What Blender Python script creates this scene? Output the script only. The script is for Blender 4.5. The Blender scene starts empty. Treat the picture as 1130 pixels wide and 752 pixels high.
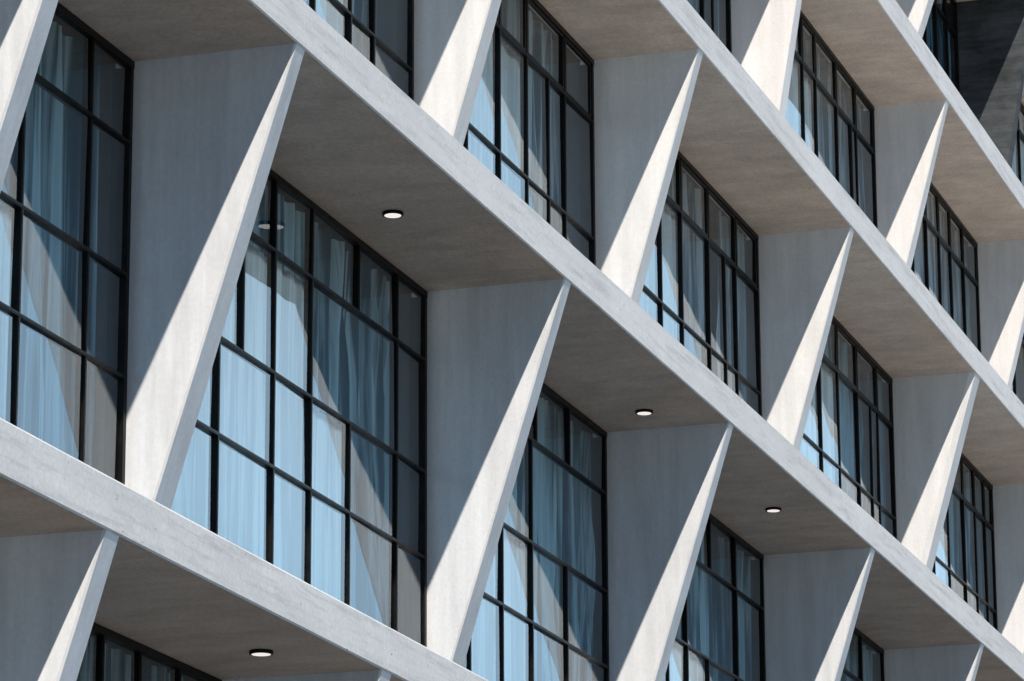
import bpy, bmesh, math, random
from mathutils import Vector, Matrix, noise

random.seed(7)
scene = bpy.context.scene
C = scene.collection
R = math.radians

# ------------------------------------------------------------------ helpers
GROUND_Z = -6.1


def link(name, bm, mat, parent=None, smooth=False, label=None):
    """bmesh in world coordinates -> one mesh object with its origin at its base"""
    xs = [v.co.x for v in bm.verts]
    ys = [v.co.y for v in bm.verts]
    zs = [v.co.z for v in bm.verts]
    base = Vector(((min(xs) + max(xs)) / 2, (min(ys) + max(ys)) / 2, min(zs)))
    for v in bm.verts:
        v.co -= base
    me = bpy.data.meshes.new(name)
    bm.to_mesh(me)
    bm.free()
    for m in (mat if isinstance(mat, (list, tuple)) else [mat]):
        me.materials.append(m)
    if smooth:
        for p in me.polygons:
            p.use_smooth = True
    o = bpy.data.objects.new(name, me)
    C.objects.link(o)
    o.location = base
    if parent is not None:
        o.parent = parent
        w = Vector((0, 0, 0))
        q = parent
        while q is not None:
            w += q.location
            q = q.parent
        o.location = base - w
    if label:
        o['label'] = label
    return o


def box(bm, x0, x1, y0, y1, z0, z1, mi=0):
    v = [bm.verts.new(p) for p in ((x0, y0, z0), (x1, y0, z0), (x1, y1, z0), (x0, y1, z0),
                                   (x0, y0, z1), (x1, y0, z1), (x1, y1, z1), (x0, y1, z1))]
    out = []
    for f in ((3, 2, 1, 0), (4, 5, 6, 7), (0, 1, 5, 4), (1, 2, 6, 5), (2, 3, 7, 6), (3, 0, 4, 7)):
        fc = bm.faces.new([v[i] for i in f])
        fc.material_index = mi
        out.append(fc)
    return v


def bevel(bm, w, seg=2):
    bmesh.ops.bevel(bm, geom=list(bm.edges), offset=w, segments=seg, affect='EDGES', profile=.5,
                    clamp_overlap=True)


def tag(o, label, cat, group=None, kind=None):
    o['label'] = label
    o['category'] = cat
    if group:
        o['group'] = group
    if kind:
        o['kind'] = kind


# ------------------------------------------------------------------ materials
def new_mat(name):
    m = bpy.data.materials.new(name)
    m.use_nodes = True
    nt = m.node_tree
    nt.nodes.clear()
    out = nt.nodes.new('ShaderNodeOutputMaterial')
    return m, nt, out


def N(nt, typ, **kw):
    n = nt.nodes.new(typ)
    for k, v in kw.items():
        setattr(n, k, v)
    return n


def ramp(nt, p0, c0, p1, c1):
    r = N(nt, 'ShaderNodeValToRGB')
    r.color_ramp.elements[0].position = p0
    r.color_ramp.elements[0].color = c0
    r.color_ramp.elements[1].position = p1
    r.color_ramp.elements[1].color = c1
    return r


def g(v):
    return (v, v, v, 1)


def mult(nt, a, b, fac=1.0):
    m = N(nt, 'ShaderNodeMix', data_type='RGBA', blend_type='MULTIPLY')
    m.inputs[0].default_value = fac
    nt.links.new(a, m.inputs[6])
    nt.links.new(b, m.inputs[7])
    return m.outputs[2]


def concrete(name, col, streak=(1, 1, 1), streak_amt=.12, mottle=.14, pits=.35, bump=.25, grime=None, grain=.13):
    m, nt, out = new_mat(name)
    L = nt.links.new
    geo = N(nt, 'ShaderNodeNewGeometry')
    bs = N(nt, 'ShaderNodeBsdfPrincipled')
    bs.inputs['Roughness'].default_value = .88
    bs.inputs['Specular IOR Level'].default_value = .25
    base = N(nt, 'ShaderNodeRGB')
    base.outputs[0].default_value = (*col, 1)
    # cloudy mottling
    n1 = N(nt, 'ShaderNodeTexNoise')
    n1.inputs['Scale'].default_value = 1.7
    n1.inputs['Detail'].default_value = 7
    n1.inputs['Roughness'].default_value = .62
    n1.inputs['Distortion'].default_value = .6
    L(geo.outputs['Position'], n1.inputs['Vector'])
    r1 = ramp(nt, .3, g(1 - mottle), .7, g(1 + mottle * .6))
    L(n1.outputs[0], r1.inputs[0])
    c = mult(nt, base.outputs[0], r1.outputs[0])
    # streaks along the direction the surface was cast or weathers
    mp = N(nt, 'ShaderNodeMapping')
    mp.inputs['Scale'].default_value = streak
    L(geo.outputs['Position'], mp.inputs['Vector'])
    n2 = N(nt, 'ShaderNodeTexNoise')
    n2.inputs['Scale'].default_value = 1
    n2.inputs['Detail'].default_value = 6
    n2.inputs['Roughness'].default_value = .65
    L(mp.outputs[0], n2.inputs['Vector'])
    r2 = ramp(nt, .32, g(1 - streak_amt), .66, g(1 + streak_amt * .5))
    L(n2.outputs[0], r2.inputs[0])
    c = mult(nt, c, r2.outputs[0])
    # fine grain
    n3 = N(nt, 'ShaderNodeTexNoise')
    n3.inputs['Scale'].default_value = 38
    n3.inputs['Detail'].default_value = 4
    n3.inputs['Roughness'].default_value = .7
    L(geo.outputs['Position'], n3.inputs['Vector'])
    r3 = ramp(nt, .3, g(1 - grain), .7, g(1 + grain * .4))
    L(n3.outputs[0], r3.inputs[0])
    c = mult(nt, c, r3.outputs[0])
    # air-bubble pits: sparse small dark specks
    wob = N(nt, 'ShaderNodeTexNoise')
    wob.inputs['Scale'].default_value = 3
    L(geo.outputs['Position'], wob.inputs['Vector'])
    vo = N(nt, 'ShaderNodeTexVoronoi')
    vo.inputs['Scale'].default_value = 22
    vo.inputs['Randomness'].default_value = 1
    mp3 = N(nt, 'ShaderNodeMapping')
    mp3.inputs['Scale'].default_value = (.55, 1, 1.25)
    L(geo.outputs['Position'], mp3.inputs['Vector'])
    L(mp3.outputs[0], vo.inputs['Vector'])
    thr = N(nt, 'ShaderNodeMath', operation='MULTIPLY')
    sep = N(nt, 'ShaderNodeSeparateColor')
    L(vo.outputs['Color'], sep.inputs[0])
    pw = N(nt, 'ShaderNodeMath', operation='POWER')
    L(sep.outputs[0], pw.inputs[0])
    pw.inputs[1].default_value = 4
    L(pw.outputs[0], thr.inputs[0])
    thr.inputs[1].default_value = .14
    lt = N(nt, 'ShaderNodeMath', operation='LESS_THAN')
    L(vo.outputs['Distance'], lt.inputs[0])
    L(thr.outputs[0], lt.inputs[1])
    inv = N(nt, 'ShaderNodeMath', operation='MULTIPLY_ADD')
    L(lt.outputs[0], inv.inputs[0])
    inv.inputs[1].default_value = -pits
    inv.inputs[2].default_value = 1
    cc = N(nt, 'ShaderNodeCombineColor')
    for i in range(3):
        L(inv.outputs[0], cc.inputs[i])
    c = mult(nt, c, cc.outputs[0])
    if grime:
        # broken dark stain patches (weathering)
        n5 = N(nt, 'ShaderNodeTexNoise')
        mp5 = N(nt, 'ShaderNodeMapping')
        mp5.inputs['Scale'].default_value = grime[1]
        L(geo.outputs['Position'], mp5.inputs['Vector'])
        L(mp5.outputs[0], n5.inputs['Vector'])
        n5.inputs['Scale'].default_value = 1
        n5.inputs['Detail'].default_value = 8
        n5.inputs['Roughness'].default_value = .7
        r5 = ramp(nt, .5, g(1), .72, g(1 - grime[0]))
        L(n5.outputs[0], r5.inputs[0])
        c = mult(nt, c, r5.outputs[0])
    L(c, bs.inputs['Base Color'])
    # relief
    ad = N(nt, 'ShaderNodeMath', operation='MULTIPLY_ADD')
    L(n3.outputs[0], ad.inputs[0])
    ad.inputs[1].default_value = .35
    L(n1.outputs[0], ad.inputs[2])
    ad2 = N(nt, 'ShaderNodeMath', operation='SUBTRACT')
    L(ad.outputs[0], ad2.inputs[0])
    L(lt.outputs[0], ad2.inputs[1])
    bp = N(nt, 'ShaderNodeBump')
    bp.inputs['Strength'].default_value = bump
    bp.inputs['Distance'].default_value = .012
    L(ad2.outputs[0], bp.inputs['Height'])
    L(bp.outputs[0], bs.inputs['Normal'])
    L(bs.outputs[0], out.inputs[0])
    return m


def plain(name, col, rough=.8, spots=.12, scale=3):
    m, nt, out = new_mat(name)
    bs = N(nt, 'ShaderNodeBsdfPrincipled')
    bs.inputs['Roughness'].default_value = rough
    geo = N(nt, 'ShaderNodeNewGeometry')
    n = N(nt, 'ShaderNodeTexNoise')
    n.inputs['Scale'].default_value = scale
    n.inputs['Detail'].default_value = 6
    nt.links.new(geo.outputs['Position'], n.inputs['Vector'])
    r = ramp(nt, .3, (*[c * (1 - spots) for c in col], 1), .7, (*[c * (1 + spots) for c in col], 1))
    nt.links.new(n.outputs[0], r.inputs[0])
    nt.links.new(r.outputs[0], bs.inputs['Base Color'])
    nt.links.new(bs.outputs[0], out.inputs[0])
    return m


def fin_mats():  # paler per level: the stronger light higher up is put into the colour
    V = (7, 7, .55)
    return {
        0: concrete('fin_concrete_low', (.715, .838, .96), V, .14, .05, .25, .12, (.10, (5, 5, 1.1)), .07),
        1: concrete('fin_concrete_mid', (.715, .838, .96), V, .14, .05, .25, .12, (.10, (5, 5, 1.1)), .07),
        2: concrete('fin_concrete_high', (.76, .868, .965), V, .10, .04, .25, .12, (.10, (5, 5, 1.1)), .07),
        3: concrete('fin_concrete_top', (.78, .877, .97), V, .10, .04, .25, .12, (.10, (5, 5, 1.1)), .07),
    }


FIN = fin_mats()
FIN[-1] = FIN[0]
FIN[4] = FIN[3]
FIN[5] = FIN[3]
FASCIA = concrete('fascia_concrete', (.73, .825, .905), (.35, 6, 7), .07, .07, .6, .25, (.3, (1.2, 6, 16)))
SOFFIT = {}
for lv, a in ((-1, .50), (0, .76), (1, .76), (2, .88), (3, .92), (4, .86), (5, .86)):  # albedo rises with level, standing in for brighter light on upper floors
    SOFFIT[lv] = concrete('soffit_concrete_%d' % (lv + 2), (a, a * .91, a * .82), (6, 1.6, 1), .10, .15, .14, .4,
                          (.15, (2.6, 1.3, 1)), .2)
ROOM = plain('room_darkness_tone', (.030, .036, .044))  # room dimness put into a near-black base colour
SLAB_TOP = {lv: plain('ledge_bounce_%d' % (lv + 2), (a, a * .98, a * .95), .9, .2, 4)
            for lv, a in ((-1, .08), (0, .05), (1, .42), (2, .78), (3, .78), (4, .45), (5, .45))}  # unseen slab tops, toned per level to bounce light onto the soffit above
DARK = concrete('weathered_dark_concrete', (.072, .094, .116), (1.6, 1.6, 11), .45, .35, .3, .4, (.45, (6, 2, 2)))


def metal_black():
    m, nt, out = new_mat('black_frame_metal')
    bs = N(nt, 'ShaderNodeBsdfPrincipled')
    n = N(nt, 'ShaderNodeTexNoise')
    geo = N(nt, 'ShaderNodeNewGeometry')
    nt.links.new(geo.outputs['Position'], n.inputs['Vector'])
    n.inputs['Scale'].default_value = 12
    n.inputs['Detail'].default_value = 5
    r = ramp(nt, .3, (.004, .005, .006, 1), .8, (.012, .012, .013, 1))
    nt.links.new(n.outputs[0], r.inputs[0])
    nt.links.new(r.outputs[0], bs.inputs['Base Color'])
    r2 = ramp(nt, .3, g(.32), .8, g(.5))
    nt.links.new(n.outputs[0], r2.inputs[0])
    nt.links.new(r2.outputs[0], bs.inputs['Roughness'])
    bs.inputs['Specular IOR Level'].default_value = .15
    nt.links.new(bs.outputs[0], out.inputs[0])
    return m


BLACK = metal_black()


def glass():
    m, nt, out = new_mat('tinted_window_glass')
    L = nt.links.new
    tr = N(nt, 'ShaderNodeBsdfTransparent')
    tr.inputs[0].default_value = (.86, .96, 1, 1)
    gl = N(nt, 'ShaderNodeBsdfGlossy')
    gl.inputs['Roughness'].default_value = 0.0
    gl.inputs['Color'].default_value = (.88, .95, 1, 1)
    geo = N(nt, 'ShaderNodeNewGeometry')
    n = N(nt, 'ShaderNodeTexNoise')
    n.inputs['Scale'].default_value = 1.6
    n.inputs['Detail'].default_value = 1
    L(geo.outputs['Position'], n.inputs['Vector'])
    bp = N(nt, 'ShaderNodeBump')
    bp.inputs['Strength'].default_value = .45
    bp.inputs['Distance'].default_value = .005
    L(n.outputs[0], bp.inputs['Height'])
    L(bp.outputs[0], gl.inputs['Normal'])
    fr = N(nt, 'ShaderNodeFresnel')
    fr.inputs['IOR'].default_value = 2.15
    mx = N(nt, 'ShaderNodeMixShader')
    L(fr.outputs[0], mx.inputs[0])
    L(tr.outputs[0], mx.inputs[1])
    L(gl.outputs[0], mx.inputs[2])
    L(mx.outputs[0], out.inputs[0])
    return m


GLASS = glass()


def curtain_mat(name, col, dark=None, trans=.5):
    m, nt, out = new_mat(name)
    L = nt.links.new
    geo = N(nt, 'ShaderNodeNewGeometry')
    mp = N(nt, 'ShaderNodeMapping')
    mp.inputs['Scale'].default_value = (6.5, 3, .32)
    L(geo.outputs['Position'], mp.inputs['Vector'])
    n = N(nt, 'ShaderNodeTexNoise')
    n.inputs['Scale'].default_value = 1
    n.inputs['Detail'].default_value = 4
    L(mp.outputs[0], n.inputs['Vector'])
    r = ramp(nt, .45, ((col[0] * .07, col[1] * .17, col[2] * .22, 1) if dark is None else (col[0] * dark, col[1] * dark, col[2] * dark, 1)), .58, (*col, 1))  # fold shading painted as dark streaks in the cloth colour
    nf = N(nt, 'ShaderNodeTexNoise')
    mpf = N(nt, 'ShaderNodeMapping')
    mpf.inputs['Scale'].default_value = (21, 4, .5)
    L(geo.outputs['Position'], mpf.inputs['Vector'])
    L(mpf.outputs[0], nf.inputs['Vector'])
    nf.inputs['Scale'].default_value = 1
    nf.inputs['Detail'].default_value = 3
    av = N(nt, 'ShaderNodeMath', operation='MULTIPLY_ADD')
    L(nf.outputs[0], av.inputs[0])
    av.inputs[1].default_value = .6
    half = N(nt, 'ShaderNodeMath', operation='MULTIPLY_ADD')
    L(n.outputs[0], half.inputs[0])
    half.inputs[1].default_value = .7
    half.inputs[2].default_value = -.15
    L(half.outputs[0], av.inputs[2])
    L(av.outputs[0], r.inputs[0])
    d = N(nt, 'ShaderNodeBsdfDiffuse')
    t = N(nt, 'ShaderNodeBsdfTranslucent')
    L(r.outputs[0], d.inputs[0])
    L(r.outputs[0], t.inputs[0])
    mx = N(nt, 'ShaderNodeMixShader')
    mx.inputs[0].default_value = trans
    L(d.outputs[0], mx.inputs[1])
    L(t.outputs[0], mx.inputs[2])
    L(mx.outputs[0], out.inputs[0])
    return m


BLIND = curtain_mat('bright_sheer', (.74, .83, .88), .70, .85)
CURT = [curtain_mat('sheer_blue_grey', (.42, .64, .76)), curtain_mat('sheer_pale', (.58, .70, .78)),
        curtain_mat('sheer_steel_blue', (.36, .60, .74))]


PLINTH = concrete('plinth_concrete', (.42, .41, .39))
GROUND = plain('pale_bounce_ground', (.47, .41, .345), .9, .12, .6)  # unseen pale ground added past the road, bouncing light to upper floors
ASPHALT = plain('asphalt', (.055, .055, .057), .9, .25, 6)
PAVE = plain('pavement_slabs', (.14, .13, .12), .9, .15, 2)


def lens_mat():
    m, nt, out = new_mat('lit_lamp_diffuser')
    e = N(nt, 'ShaderNodeEmission')
    lw = N(nt, 'ShaderNodeLayerWeight')
    lw.inputs[0].default_value = .3
    r = ramp(nt, 0, (1, .93, .90, 1), 1, (.80, .72, .70, 1))
    nt.links.new(lw.outputs['Facing'], r.inputs[0])
    nt.links.new(r.outputs[0], e.inputs[0])
    e.inputs[1].default_value = 1.05
    nt.links.new(e.outputs[0], out.inputs[0])
    return m


LENS = lens_mat()

# ------------------------------------------------------------------ the building
ZB = {-1: -3.41, 0: 0.0, 1: 3.411, 2: 6.489, 3: 9.385, 4: 12.2, 5: 15.0}     # slab undersides
TH = {-1: .28, 0: .281, 1: .300, 2: .304, 3: .309, 4: .31, 5: .31}
DP = {-1: 1.033, 0: 1.033, 1: 1.033, 2: .906, 3: .802, 4: .95, 5: .80}       # overhang in front of the glass
X0, X1, YB = -9.0, 37.0, 2.6

building = bpy.data.objects.new('office_building', None)
C.objects.link(building)
building.location = ((X0 + X1) / 2, 0, GROUND_Z)
tag(building, 'pale concrete building with projecting floor slabs, tapered slanting fins and black gridded windows',
    'building')

for lv in ZB:
    bm = bmesh.new()
    z0, z1, d = ZB[lv], ZB[lv] + TH[lv], DP[lv]
    # closed profile, small arrises at the front edge, extruded along the facade in short lengths
    prof = [(-d, z0 + .010, 0), (-d, z1 - .016, 0), (-d + .016, z1, 0), (YB, z1, 1), (YB, z0, 1), (.10, z0, 1), (-d + .008, z0, 1)]
    n = 60
    rows = []
    for i in range(n + 1):
        x = X0 + (X1 - X0) * i / n
        rows.append([bm.verts.new((x, y, z)) for (y, z, _) in prof])
    k = len(prof)
    for i in range(n):
        for j in range(k):
            f = bm.faces.new((rows[i][j], rows[i][(j + 1) % k], rows[i + 1][(j + 1) % k], rows[i + 1][j]))
            f.material_index = (0, 0, 2, 0, 3, 1, 0)[j]
    bm.faces.new(rows[0][::-1])
    bm.faces.new(rows[-1])
    bmesh.ops.recalc_face_normals(bm, faces=bm.faces)
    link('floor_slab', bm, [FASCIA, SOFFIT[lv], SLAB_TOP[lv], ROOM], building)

# fins hang under slab lv: list of left-face x positions
FINS = {
    -1: [-6.2, -2.2, 1.84, 6.0, 10.6, 15.3, 20.0, 24.8, 29.6, 34.4],
    0: [-6.2, -2.177, 1.839, 6.2, 10.7, 15.4, 20.0, 24.8, 29.6, 34.4],
    1: [-7.1, -2.60, .355, 5.528, 9.875, 14.817, 19.675, 24.5, 29.4, 34.3],
    2: [-4.6, .35, 5.24, 9.623, 14.883, 20.467, 25.752, 31.0, 36.2],
    3: [-5.9, -.95, 4.0, 9.0, 14.05, 19.98, 25.369, 30.8, 36.1],
    4: [-6.6, -1.4, 3.8, 9.5, 15.2, 20.85, 24.65, 30.0, 35.4],
    5: [-6.6, -1.4, 3.8, 9.0, 14.1, 19.35, 24.65, 30.0, 35.4],
}


def fin_thick(lv, x, t):
    if lv == 0:
        return .18 + .10 * t
    if lv == 2 and abs(x - 20.467) < .01:
        return .30 + .08 * t
    return .15 + .12 * t


for lv, xs in FINS.items():
    zt = ZB[lv] + .02
    lowz = ZB[lv - 1] + TH[lv - 1] - .02 if lv > -1 else GROUND_Z
    for x in xs:
        bm = bmesh.new()
        d = DP[lv] - .004
        n = 14
        rings = []
        cham = .055 if (lv == 2 and abs(x - 20.467) < .01) else .012
        for i in range(n + 1):
            t = i / n
            z = zt + (lowz - zt) * t
            foot = .33 if (lv == 3 and abs(x - 14.05) < .01) else (.075 if lv in (2, 3) else .03)
            yf = -d + (d - foot) * t
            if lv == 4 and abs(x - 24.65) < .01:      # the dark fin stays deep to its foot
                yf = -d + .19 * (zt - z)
            th = fin_thick(lv, x, t)
            c = min(cham, -yf * .4)
            cx = c
            rings.append([bm.verts.new(p) for p in ((x, .11, z), (x, yf + c, z), (x + cx, yf, z), (x + th - .010, yf, z),
                                                    (x + th, yf + .010, z), (x + th, .11, z))])
        for i in range(n):
            for j in range(6):
                bm.faces.new((rings[i][j], rings[i][(j + 1) % 6], rings[i + 1][(j + 1) % 6], rings[i + 1][j]))
        bm.faces.new(rings[0])
        bm.faces.new(rings[-1][::-1])
        bmesh.ops.recalc_face_normals(bm, faces=bm.faces)
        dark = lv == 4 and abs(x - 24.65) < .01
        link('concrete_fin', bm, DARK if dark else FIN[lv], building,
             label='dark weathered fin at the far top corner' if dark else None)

# windows: per bay, vertical bars measured back from the right-hand fin (x of its left face)
TR = {-1: (-.51, -1.31, -1.92), 0: (-.51, -1.31, -1.92), 1: (-.51, -1.31, -1.92), 2: (-.545, -1.54), 3: (-.54, -1.55),
      4: (-.45, -1.3), 5: (-.45, -1.3)}
GEN = {1: [[-3.4, -2.6, -1.82, -.98], [-3.4, -2.6, -.96], [-3.2, -2.6, -1.94, -1.0], [-3.2, -2.6, -1.94, -1.0]],
       2: [[-3.3, -2.5, -1.7, -.8], [-3.3, -2.5, -1.7, -1.1, -.75], [-3.3, -2.5, -1.7, -1.1, -.75]],
       4: [[-4.2, -3.6, -3.0, -2.4, -1.8, -1.2, -.6]] * 3}
BARS = {
    (0, 1.839): [[-2.9, -2.35, -1.72, -1.2, -.62]] * 4,
    (1, .355): [[-2.2, -1.45, -.57]] * 4,
    (1, 5.528): [[-3.41, -2.88, -2.23, -1.36, -.60], [-3.41, -2.88, -2.23, -.60],
                 [-3.79, -2.88, -2.23, -1.52, -.60], [-3.79, -2.88, -2.23, -1.52, -.60]],
    (1, 9.875): [[-3.4, -2.66, -1.83, -.99], [-3.4, -2.66, -1.95], [-3.4, -2.66, -1.95, -1.08], [-3.4, -2.66, -1.95, -1.08]],
    (1, 14.817): [[-3.4, -2.62, -1.82, -.98], [-3.21, -2.62, -.96], [-3.21, -2.61, -1.94, -1.0], [-3.21, -2.61, -1.94, -1.0]],
    (2, 5.24): [[-3.4, -2.6, -1.95, -1.26, -.80]] * 3,
    (2, 9.623): [[-3.2, -2.43, -1.76, -.78], [-3.2, -2.43, -1.76, -1.21, -.78], [-3.2, -2.43, -1.76, -1.21, -.78]],
    (2, 14.883): [[-4.2, -3.31, -2.65, -1.76, -.80], [-4.2, -3.31, -2.65, -1.76, -1.22, -.83],
                  [-4.2, -3.31, -2.65, -1.76, -1.22, -.83]],
    (2, 20.467): [[-4.2, -3.23, -2.48, -1.63, -.73], [-4.2, -3.23, -2.48, -1.63, -1.05, -.73],
                  [-4.2, -3.23, -2.48, -1.63, -1.05, -.73]],
    (2, 25.752): [[-4.3, -3.4, -2.59, -1.71, -1.07, -.5]] * 3,
    (3, 14.05): [[-3.3, -2.5, -1.6, -.95, -.62]] * 3,
    (3, 19.98): [[-4.2, -3.15, -2.61, -1.72, -.86], [-4.2, -3.15, -2.61, -1.72, -1.09, -.86],
                 [-4.2, -3.15, -2.61, -1.72, -1.09, -.86]],
    (4, 30.0): [[-4.4, -3.0, -1.6, -.6]] * 3,
    (3, 25.369): [[-4.3, -3.6, -2.86, -2.18, -1.55, -.83]] * 3,
}
FRONT, BACK = -.003, .05


def make_window(lv, xl, xr):
    zt = ZB[lv] - .002
    zb = (ZB[lv - 1] + TH[lv - 1] + .002) if lv > -1 else GROUND_Z + .5
    xa, xb = xl + fin_thick(lv, xl, 0) - .01, xr - .002
    width = xb - xa
    bars = BARS.get((lv, xr)) or GEN[1 if lv < 2 else (4 if lv >= 4 else 2)]
    bars = [[b for b in row if xr + b > xa + .2] for row in bars]
    trs = [ZB[lv] + t for t in TR[lv]]
    levels = [zt - .044] + trs + [zb + .06]
    win = bmesh.new()
    # outer frame: head, sill, two jambs, butted
    box(win, xa, xb, FRONT - .008, BACK, zt - .044, zt)
    box(win, xa, xb, FRONT - .006, BACK, zb, zb + .06)
    box(win, xa, xa + .045, FRONT - .004, BACK, zb + .06, zt - .044)
    box(win, xb - .040, xb, FRONT - .004, BACK + .06, zb + .06, zt - .044)
    wo = link('window', win, BLACK, building)
    # transoms: a projecting rail with a thin drip nosing
    for t in trs:
        bm = bmesh.new()
        box(bm, xa + .045, xb - .040, FRONT - .006, BACK, t - .014, t + .008)
        box(bm, xa + .045, xb - .040, FRONT - .009, FRONT - .006, t - .008, t + .001)
        link('transom', bm, BLACK, wo)
    # mullions: one per bar and row, merged where the bar runs through
    names = sorted({b for row in bars for b in row})
    for b in names:
        bm = bmesh.new()
        for i, row in enumerate(bars):
            if b in row and i + 1 < len(levels):
                z1 = levels[i] - (.014 if i else 0)
                z0 = levels[i + 1] + (.008 if i + 1 < len(levels) - 1 else 0)
                x = xr + b
                box(bm, x - .017, x + .017, FRONT, BACK, z0, z1)
                box(bm, x - .009, x + .009, FRONT - .004, FRONT, z0, z1)
        link('mullion', bm, BLACK, wo)
    # opening lights in the top row: a slim inner sash frame inside each pane
    if lv >= 2:
        bm = bmesh.new()
        row = bars[0]
        cuts = [xa + .045] + [xr + b for b in row] + [xb - .040]
        for p, q in zip(cuts[:-1], cuts[1:]):
            a, b2 = p + .027, q - .027
            if b2 - a < .2:
                continue
            z1, z0 = levels[0] - .006, levels[1] + .022
            for (u0, u1, w0, w1) in ((a, b2, z1 - .022, z1), (a, b2, z0, z0 + .02), (a, a + .018, z0 + .02, z1 - .022),
                                     (b2 - .018, b2, z0 + .02, z1 - .022)):
                box(bm, u0, u1, -.002, .02, w0, w1)
        link('sash', bm, BLACK, wo)
    # panes: one sheet per opening, each set very slightly out of true as real glazing is
    bm = bmesh.new()
    for i, row in enumerate(bars):
        cuts = [xa + .03] + [xr + b for b in row] + [xb - .03]
        z1, z0 = levels[i] + (.03 if i == 0 else 0), levels[i + 1] - (.03 if i == len(bars) - 1 else 0)
        for p, q in zip(cuts[:-1], cuts[1:]):
            tx, tz = random.uniform(-.006, .006), random.uniform(-.003, .003)
            v = [bm.verts.new(c) for c in ((p, .012 - tx - tz, z0), (q, .012 + tx - tz, z0), (q, .012 + tx + tz, z1), (p, .012 - tx + tz, z1))]
            bm.faces.new(v)
    link('pane', bm, GLASS, wo)
    return zb, zt


def make_curtain(lv, spans, zb, zt, mi, label, seed, group='sheer curtains hanging behind the windows',
                 yc=.125, fold=1.0):
    rnd = random.Random(seed)
    bm = bmesh.new()
    for (a, b, zb) in spans:
        n = max(24, int((b - a) / .018))
        ph = rnd.uniform(0, 6)
        rows = 7
        grid = []
        for r in range(rows + 1):
            z = zt - .03 - (zt - zb - .05) * r / rows
            line = []
            for i in range(n + 1):
                u = a + (b - a) * i / n
                w = noise.noise(Vector((u * 1.3 + seed * 7.1, z * .40, 0)))
                amp = .032 + .016 * noise.noise(Vector((u * .9, seed * 3.3, z * .2)))
                y = yc + fold * amp * math.sin(u * 29 + 7.5 * w + ph) + fold * .010 * math.sin(u * 81 + 8 * w) \
                    + fold * .02 * noise.noise(Vector((u * 2.2, z * .6, seed)))
                line.append(bm.verts.new((u, y, z)))
            grid.append(line)
        for r in range(rows):
            for i in range(n):
                bm.faces.new((grid[r + 1][i], grid[r + 1][i + 1], grid[r][i + 1], grid[r][i]))
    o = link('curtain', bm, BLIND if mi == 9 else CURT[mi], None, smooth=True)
    tag(o, label, 'curtain', group)
    return o


# curtain panels, as (start, end) measured back from the right-hand fin; label per visible window
CURTAINS = {
    (0, 1.839): ([(-3.7, -.12)], 0, 'sheer curtain behind the window just showing at the bottom left edge'),
    (1, .355): ([(-2.75, -.22)], 0, 'blue grey curtain behind the tall window at the left edge'),
    (1, 5.528): ([(-4.95, -.42)], 0, 'sheer curtains across the largest window, left of centre'),
    (1, 9.875): ([(-4.1, -.03)], 0, 'blue curtain behind the window right of the largest window'),
    (1, 14.817): ([(-4.7, -.04)], 2, 'blue curtain behind the third four-row window, bottom centre right'),
    (1, 19.675): ([(-4.6, -.05)], 2, 'curtain behind the small window part at the bottom right edge'),
    (2, 5.24): ([(-4.7, -.45)], 1, 'pale curtain behind the partly cropped window at the top, left of centre'),
    (2, 9.623): ([(-4.1, -.55)], 1, 'pale curtain drawn part way behind the window at top centre'),
    (2, 14.883): ([(-5.0, -1.4), (-1.0, -.12)], 1, 'parted pale curtain behind the window in the middle of the second storey row'),
    (2, 20.467): ([(-5.3, -.9), (-.6, -.06)], 2, 'blue curtain behind the window above the bottom right corner slab'),
    (2, 25.752): ([(-5.0, -.06)], 2, 'curtain behind the last window of the second storey row, at the right edge'),
    (3, 14.05): ([(-4.8, -.06)], 2, 'curtain behind the cropped window at the top, right of centre'),
    (3, 19.98): ([(-5.5, -1.5), (-1.1, -.1)], 1, 'pale curtain behind the narrow window at upper right with grey slab above'),
    (3, 25.369): ([(-5.1, -.06)], 1, 'curtain behind the window left of the sunlit fin at the right edge'),
    (4, 24.65): ([(-5.0, -.06)], 2, 'curtain behind the window beside the dark fin at the top right corner'),
}
# short bright sheers hung from a transom in front of them, in the left part of some windows
SHORT = {
    (1, .355): [(-2.7, -1.38, -1.32, 'short pale sheer in the left lower panes of the tall window at the left edge')],
    (1, 5.528): [(-4.95, -2.10, -.53, 'bright pale sheer filling the left half of the largest window below the top panes'),
                 (-2.08, -1.30, -1.32, 'narrow bright sheer in the lower middle panes of the largest window')],
    (1, 9.875): [(-4.1, -1.84, -1.32, 'bright short sheer in the lower left panes of the window right of the largest one')],
    (1, 14.817): [(-4.7, -1.86, -1.32, 'bright short sheer low in the window nearest the bottom edge, right of centre')],
    (2, 5.24): [(-4.6, -1.10, -.56, 'bright sheer in the left panes of the cropped window at the top, left of centre')],
    (2, 9.623): [(-4.0, -1.60, -.56, 'bright sheer in the left panes of the window at top centre')],
    (2, 14.883): [(-5.0, -2.40, -.56, 'bright sheer in the left panes of the middle window of the second storey row')],
    (2, 20.467): [(-5.2, -2.34, -.56, 'bright sheer at the left of the window under the broad edged fin')],
    (2, 25.752): [(-5.0, -2.45, -.56, 'bright sheer at the left of the last window of the second storey row')],
    (3, 19.98): [(-5.5, -2.45, -.56, 'bright sheer in the two left panes of the window at upper right')],
    (4, 30.0): [(-5.1, -.6, -.05, 'bright pale blue sheer just showing beyond the dark fin at the right edge')],  # added sheet that paints the sky reflection of this window
}
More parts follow.
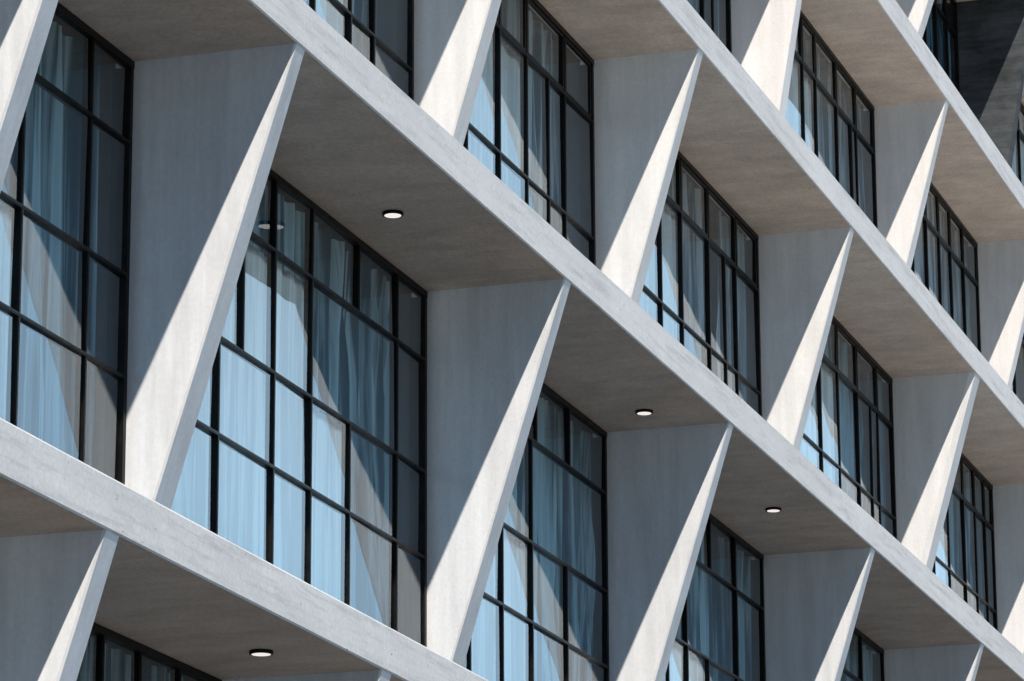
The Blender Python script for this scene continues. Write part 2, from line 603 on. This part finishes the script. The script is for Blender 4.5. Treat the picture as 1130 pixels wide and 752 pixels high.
for lv, xs in FINS.items():
    for xl, xr in zip(xs[:-1], xs[1:]):
        zb, zt = make_window(lv, xl, xr)
        cu = CURTAINS.get((lv, xr))
        if cu:
            shs = SHORT.get((lv, xr), [])
            spans = []
            for a, b in cu[0]:
                e = a
                for sh in shs:             # the curtain stops above a short sheer, leaving it to the added backlight
                    if e < sh[1]:
                        spans.append((xr + e, xr + min(b, sh[1]), ZB[lv] + sh[2] - .06))
                        e = min(b, sh[1])
                if e < b:
                    spans.append((xr + e, xr + b, zb))
            make_curtain(lv, spans, zb, zt, cu[1], cu[2], xr + lv)
        for sh in SHORT.get((lv, xr), []):
            make_curtain(lv, [(xr + sh[0], xr + sh[1], zb)], zb, ZB[lv] + sh[2] + .03, 9, sh[3], sh[1] * 1.7 + xr * 1.7 + lv,
                         group='short bright sheers hung from the transoms', yc=.072, fold=.45)

# rooms behind the glass: low dark walls, open above for the added backlight, and a partition behind every fin
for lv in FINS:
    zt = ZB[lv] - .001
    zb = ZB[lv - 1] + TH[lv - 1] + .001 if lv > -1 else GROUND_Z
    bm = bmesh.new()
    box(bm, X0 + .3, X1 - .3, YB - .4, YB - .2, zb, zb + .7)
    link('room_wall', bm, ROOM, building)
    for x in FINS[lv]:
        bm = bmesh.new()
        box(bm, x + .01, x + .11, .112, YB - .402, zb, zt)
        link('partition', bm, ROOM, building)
for x in (X0, X1 - .3):
    for lv in FINS:
        zb = ZB[lv - 1] + TH[lv - 1] + .001 if lv > -1 else GROUND_Z
        bm = bmesh.new()
        box(bm, x + .01, x + .29, .0, YB - .01, zb, ZB[lv] - .001)
        link('end_wall', bm, PLINTH, building)
for lv in FINS:        # the short stretch of facade left and right of the outermost fins
    zb = ZB[lv - 1] + TH[lv - 1] + .001 if lv > -1 else GROUND_Z
    for a, b in ((X0 + .29, FINS[lv][0]), (FINS[lv][-1] + .3, X1 - .3)):
        if b - a > .05:
            bm = bmesh.new()
            box(bm, a, b, .0, .085, zb, ZB[lv] - .001)
            link('wall_panel', bm, PLINTH, building)

# ------------------------------------------------------------------ ceiling lights under the slabs
for i, (lv, x, y, lab) in enumerate((
        (1, 3.67, -.42, 'round black ceiling light with lit disc, under the slab above the largest window'),
        (1, 9.30, -.49, 'round black ceiling light with lit disc, under the slab right of centre'),
        (1, 12.98, -.58, 'round black ceiling light with lit disc, smallest one, towards the bottom right'),
        (0, 1.06, -.57, 'round black ceiling light with lit disc, lowest one, at the bottom edge'))):
    root = bpy.data.objects.new('ceiling_light', None)
    C.objects.link(root)
    z = ZB[lv]
    root.location = (x, y, z - .027)
    tag(root, lab, 'ceiling light', 'round ceiling lights under the slabs')
    bm = bmesh.new()
    n = 40
    r0, r1 = .070, .055
    prof = [(r0, z - .0005), (r0, z - .018), (r0 - .004, z - .022), (r1 + .002, z - .022), (r1, z - .020), (r1, z - .0005)]
    ring = [[bm.verts.new((x + r * math.cos(2 * math.pi * k / n), y + r * math.sin(2 * math.pi * k / n), zz)) for r, zz in prof]
            for k in range(n)]
    for k in range(n):
        a, b = ring[k], ring[(k + 1) % n]
        for j in range(len(prof) - 1):
            bm.faces.new((a[j], a[j + 1], b[j + 1], b[j]))
    bmesh.ops.recalc_face_normals(bm, faces=bm.faces)
    link('housing', bm, BLACK, root)
    bm = bmesh.new()
    cv = bm.verts.new((x, y, z - .0265))
    rim = [bm.verts.new((x + (r1 + .001) * math.cos(2 * math.pi * k / n), y + (r1 + .001) * math.sin(2 * math.pi * k / n), z - .0215))
           for k in range(n)]
    for k in range(n):
        bm.faces.new((cv, rim[(k + 1) % n], rim[k]))
    link('diffuser', bm, LENS, root, smooth=True)

# ------------------------------------------------------------------ ground
bm = bmesh.new()
S = 1500
v = [bm.verts.new(p) for p in ((-S, -S, GROUND_Z), (S, -S, GROUND_Z), (S, S, GROUND_Z), (-S, S, GROUND_Z))]
bm.faces.new(v)
gd = link('ground', bm, GROUND)
gd['kind'] = 'structure'
bm = bmesh.new()
v = [bm.verts.new(p) for p in ((-400, -36, GROUND_Z + .004), (400, -36, GROUND_Z + .004), (400, -3.6, GROUND_Z + .004), (-400, -3.6, GROUND_Z + .004))]
bm.faces.new(v)
link('road', bm, ASPHALT)['kind'] = 'structure'  # unseen road, kept wide and dark to hold bounce off the lower floors
bm = bmesh.new()
for i in range(19):
    x = -8.8 - 9 + i * 6
    v = [bm.verts.new(p) for p in ((x, -20.06, GROUND_Z + .008), (x + 3, -20.06, GROUND_Z + .008), (x + 3, -19.94, GROUND_Z + .008), (x, -19.94, GROUND_Z + .008))]
    bm.faces.new(v)
link('road_marking', bm, plain('road_paint', (.75, .75, .73)))['kind'] = 'structure'
bm = bmesh.new()
box(bm, -400, 400, -3.6, 12, GROUND_Z - .2, GROUND_Z + .13)
link('pavement', bm, PAVE)['kind'] = 'structure'

# ------------------------------------------------------------------ light
to_sun = Vector((-1, -.45, .95)).normalized()
sun = bpy.data.lights.new('sun', 'SUN')
sun.energy = 5.0
sun.angle = R(.53)
sun.color = (1, .805, .65)
so = bpy.data.objects.new('sun', sun)
C.objects.link(so)
so.rotation_euler = to_sun.to_track_quat('Z', 'Y').to_euler()
so.location = (-30, -20, 40)

w = bpy.data.worlds.new('World')
scene.world = w
w.use_nodes = True
nt = w.node_tree
nt.nodes.clear()
L = nt.links.new
sky = N(nt, 'ShaderNodeTexSky', sky_type='NISHITA')
sky.sun_disc = False
sky.sun_elevation = math.asin(to_sun.z)
sky.sun_rotation = math.atan2(to_sun.x, to_sun.y)
sky.air_density = 1.0
sky.dust_density = .1
sky.ozone_density = 3.0
# a bank of bright thin cloud over the far end of the street
tc = N(nt, 'ShaderNodeTexCoord')
dt = N(nt, 'ShaderNodeVectorMath', operation='DOT_PRODUCT')
L(tc.outputs['Generated'], dt.inputs[0])
dt.inputs[1].default_value = Vector((.86, -.45, .22)).normalized()
mr = N(nt, 'ShaderNodeMapRange', interpolation_type='SMOOTHSTEP')
mr.inputs[1].default_value = .45
mr.inputs[2].default_value = .95
L(dt.outputs['Value'], mr.inputs[0])
cn = N(nt, 'ShaderNodeTexNoise')
cn.inputs['Scale'].default_value = 3.0
cn.inputs['Detail'].default_value = 5
L(tc.outputs['Generated'], cn.inputs['Vector'])
cr = N(nt, 'ShaderNodeMapRange')
cr.inputs[1].default_value = .3
cr.inputs[2].default_value = .7
cr.inputs[3].default_value = .8
cr.inputs[4].default_value = 1.1
L(cn.outputs[0], cr.inputs[0])
mm = N(nt, 'ShaderNodeMath', operation='MULTIPLY')
L(mr.outputs[0], mm.inputs[0])
L(cr.outputs[0], mm.inputs[1])
bank = N(nt, 'ShaderNodeVectorMath', operation='SCALE')
bank.inputs[0].default_value = (27.0, 36.0, 43.0)
L(mm.outputs[0], bank.inputs['Scale'])
addc = N(nt, 'ShaderNodeVectorMath', operation='ADD')
L(sky.outputs[0], addc.inputs[0])
L(bank.outputs[0], addc.inputs[1])
# plus an added bright lobe behind the building, to back-light the curtains
dt2 = N(nt, 'ShaderNodeVectorMath', operation='DOT_PRODUCT')
L(tc.outputs['Generated'], dt2.inputs[0])
dt2.inputs[1].default_value = Vector((.1, .9, .35)).normalized()
mr2 = N(nt, 'ShaderNodeMapRange', interpolation_type='SMOOTHSTEP')
mr2.inputs[1].default_value = .45
mr2.inputs[2].default_value = .95
L(dt2.outputs['Value'], mr2.inputs[0])
curtain_backlight = N(nt, 'ShaderNodeVectorMath', operation='SCALE')
curtain_backlight.inputs[0].default_value = (40, 56, 67)
L(mr2.outputs[0], curtain_backlight.inputs['Scale'])
addd = N(nt, 'ShaderNodeVectorMath', operation='ADD')
L(addc.outputs[0], addd.inputs[0])
L(curtain_backlight.outputs[0], addd.inputs[1])
bg = N(nt, 'ShaderNodeBackground')
bg.inputs[1].default_value = .034
L(addd.outputs[0], bg.inputs[0])
wo_ = N(nt, 'ShaderNodeOutputWorld')
L(bg.outputs[0], wo_.inputs[0])

# ------------------------------------------------------------------ camera
yaw, pitch, roll = R(71.868), R(15.284), R(-.2657)
F = Vector((math.sin(yaw) * math.cos(pitch), math.cos(yaw) * math.cos(pitch), math.sin(pitch)))
Rt = Vector((math.cos(yaw), -math.sin(yaw), 0))
U = Rt.cross(F)
R2 = Rt * math.cos(roll) + U * math.sin(roll)
U2 = U * math.cos(roll) - Rt * math.sin(roll)
cam = bpy.data.cameras.new('camera')
cam.sensor_fit = 'HORIZONTAL'
cam.sensor_width = 36
cam.lens = 36 * 4417.0 / 1130
cam.clip_start = .1
cam.clip_end = 5000
co = bpy.data.objects.new('camera', cam)
C.objects.link(co)
M = Matrix((( R2.x, U2.x, -F.x), (R2.y, U2.y, -F.y), (R2.z, U2.z, -F.z))).to_4x4()
M.translation = Vector((-20.0365, -9.0047, -4.3528))
co.matrix_world = M
scene.camera = co

scene.view_settings.view_transform = 'Standard'
scene.view_settings.look = 'None'
scene.view_settings.exposure = 0
scene.view_settings.gamma = 1
scene.render.engine = 'CYCLES'
scene.cycles.max_bounces = 10
scene.cycles.diffuse_bounces = 5
scene.cycles.glossy_bounces = 4
scene.cycles.transparent_max_bounces = 12
scene.cycles.use_denoising = True
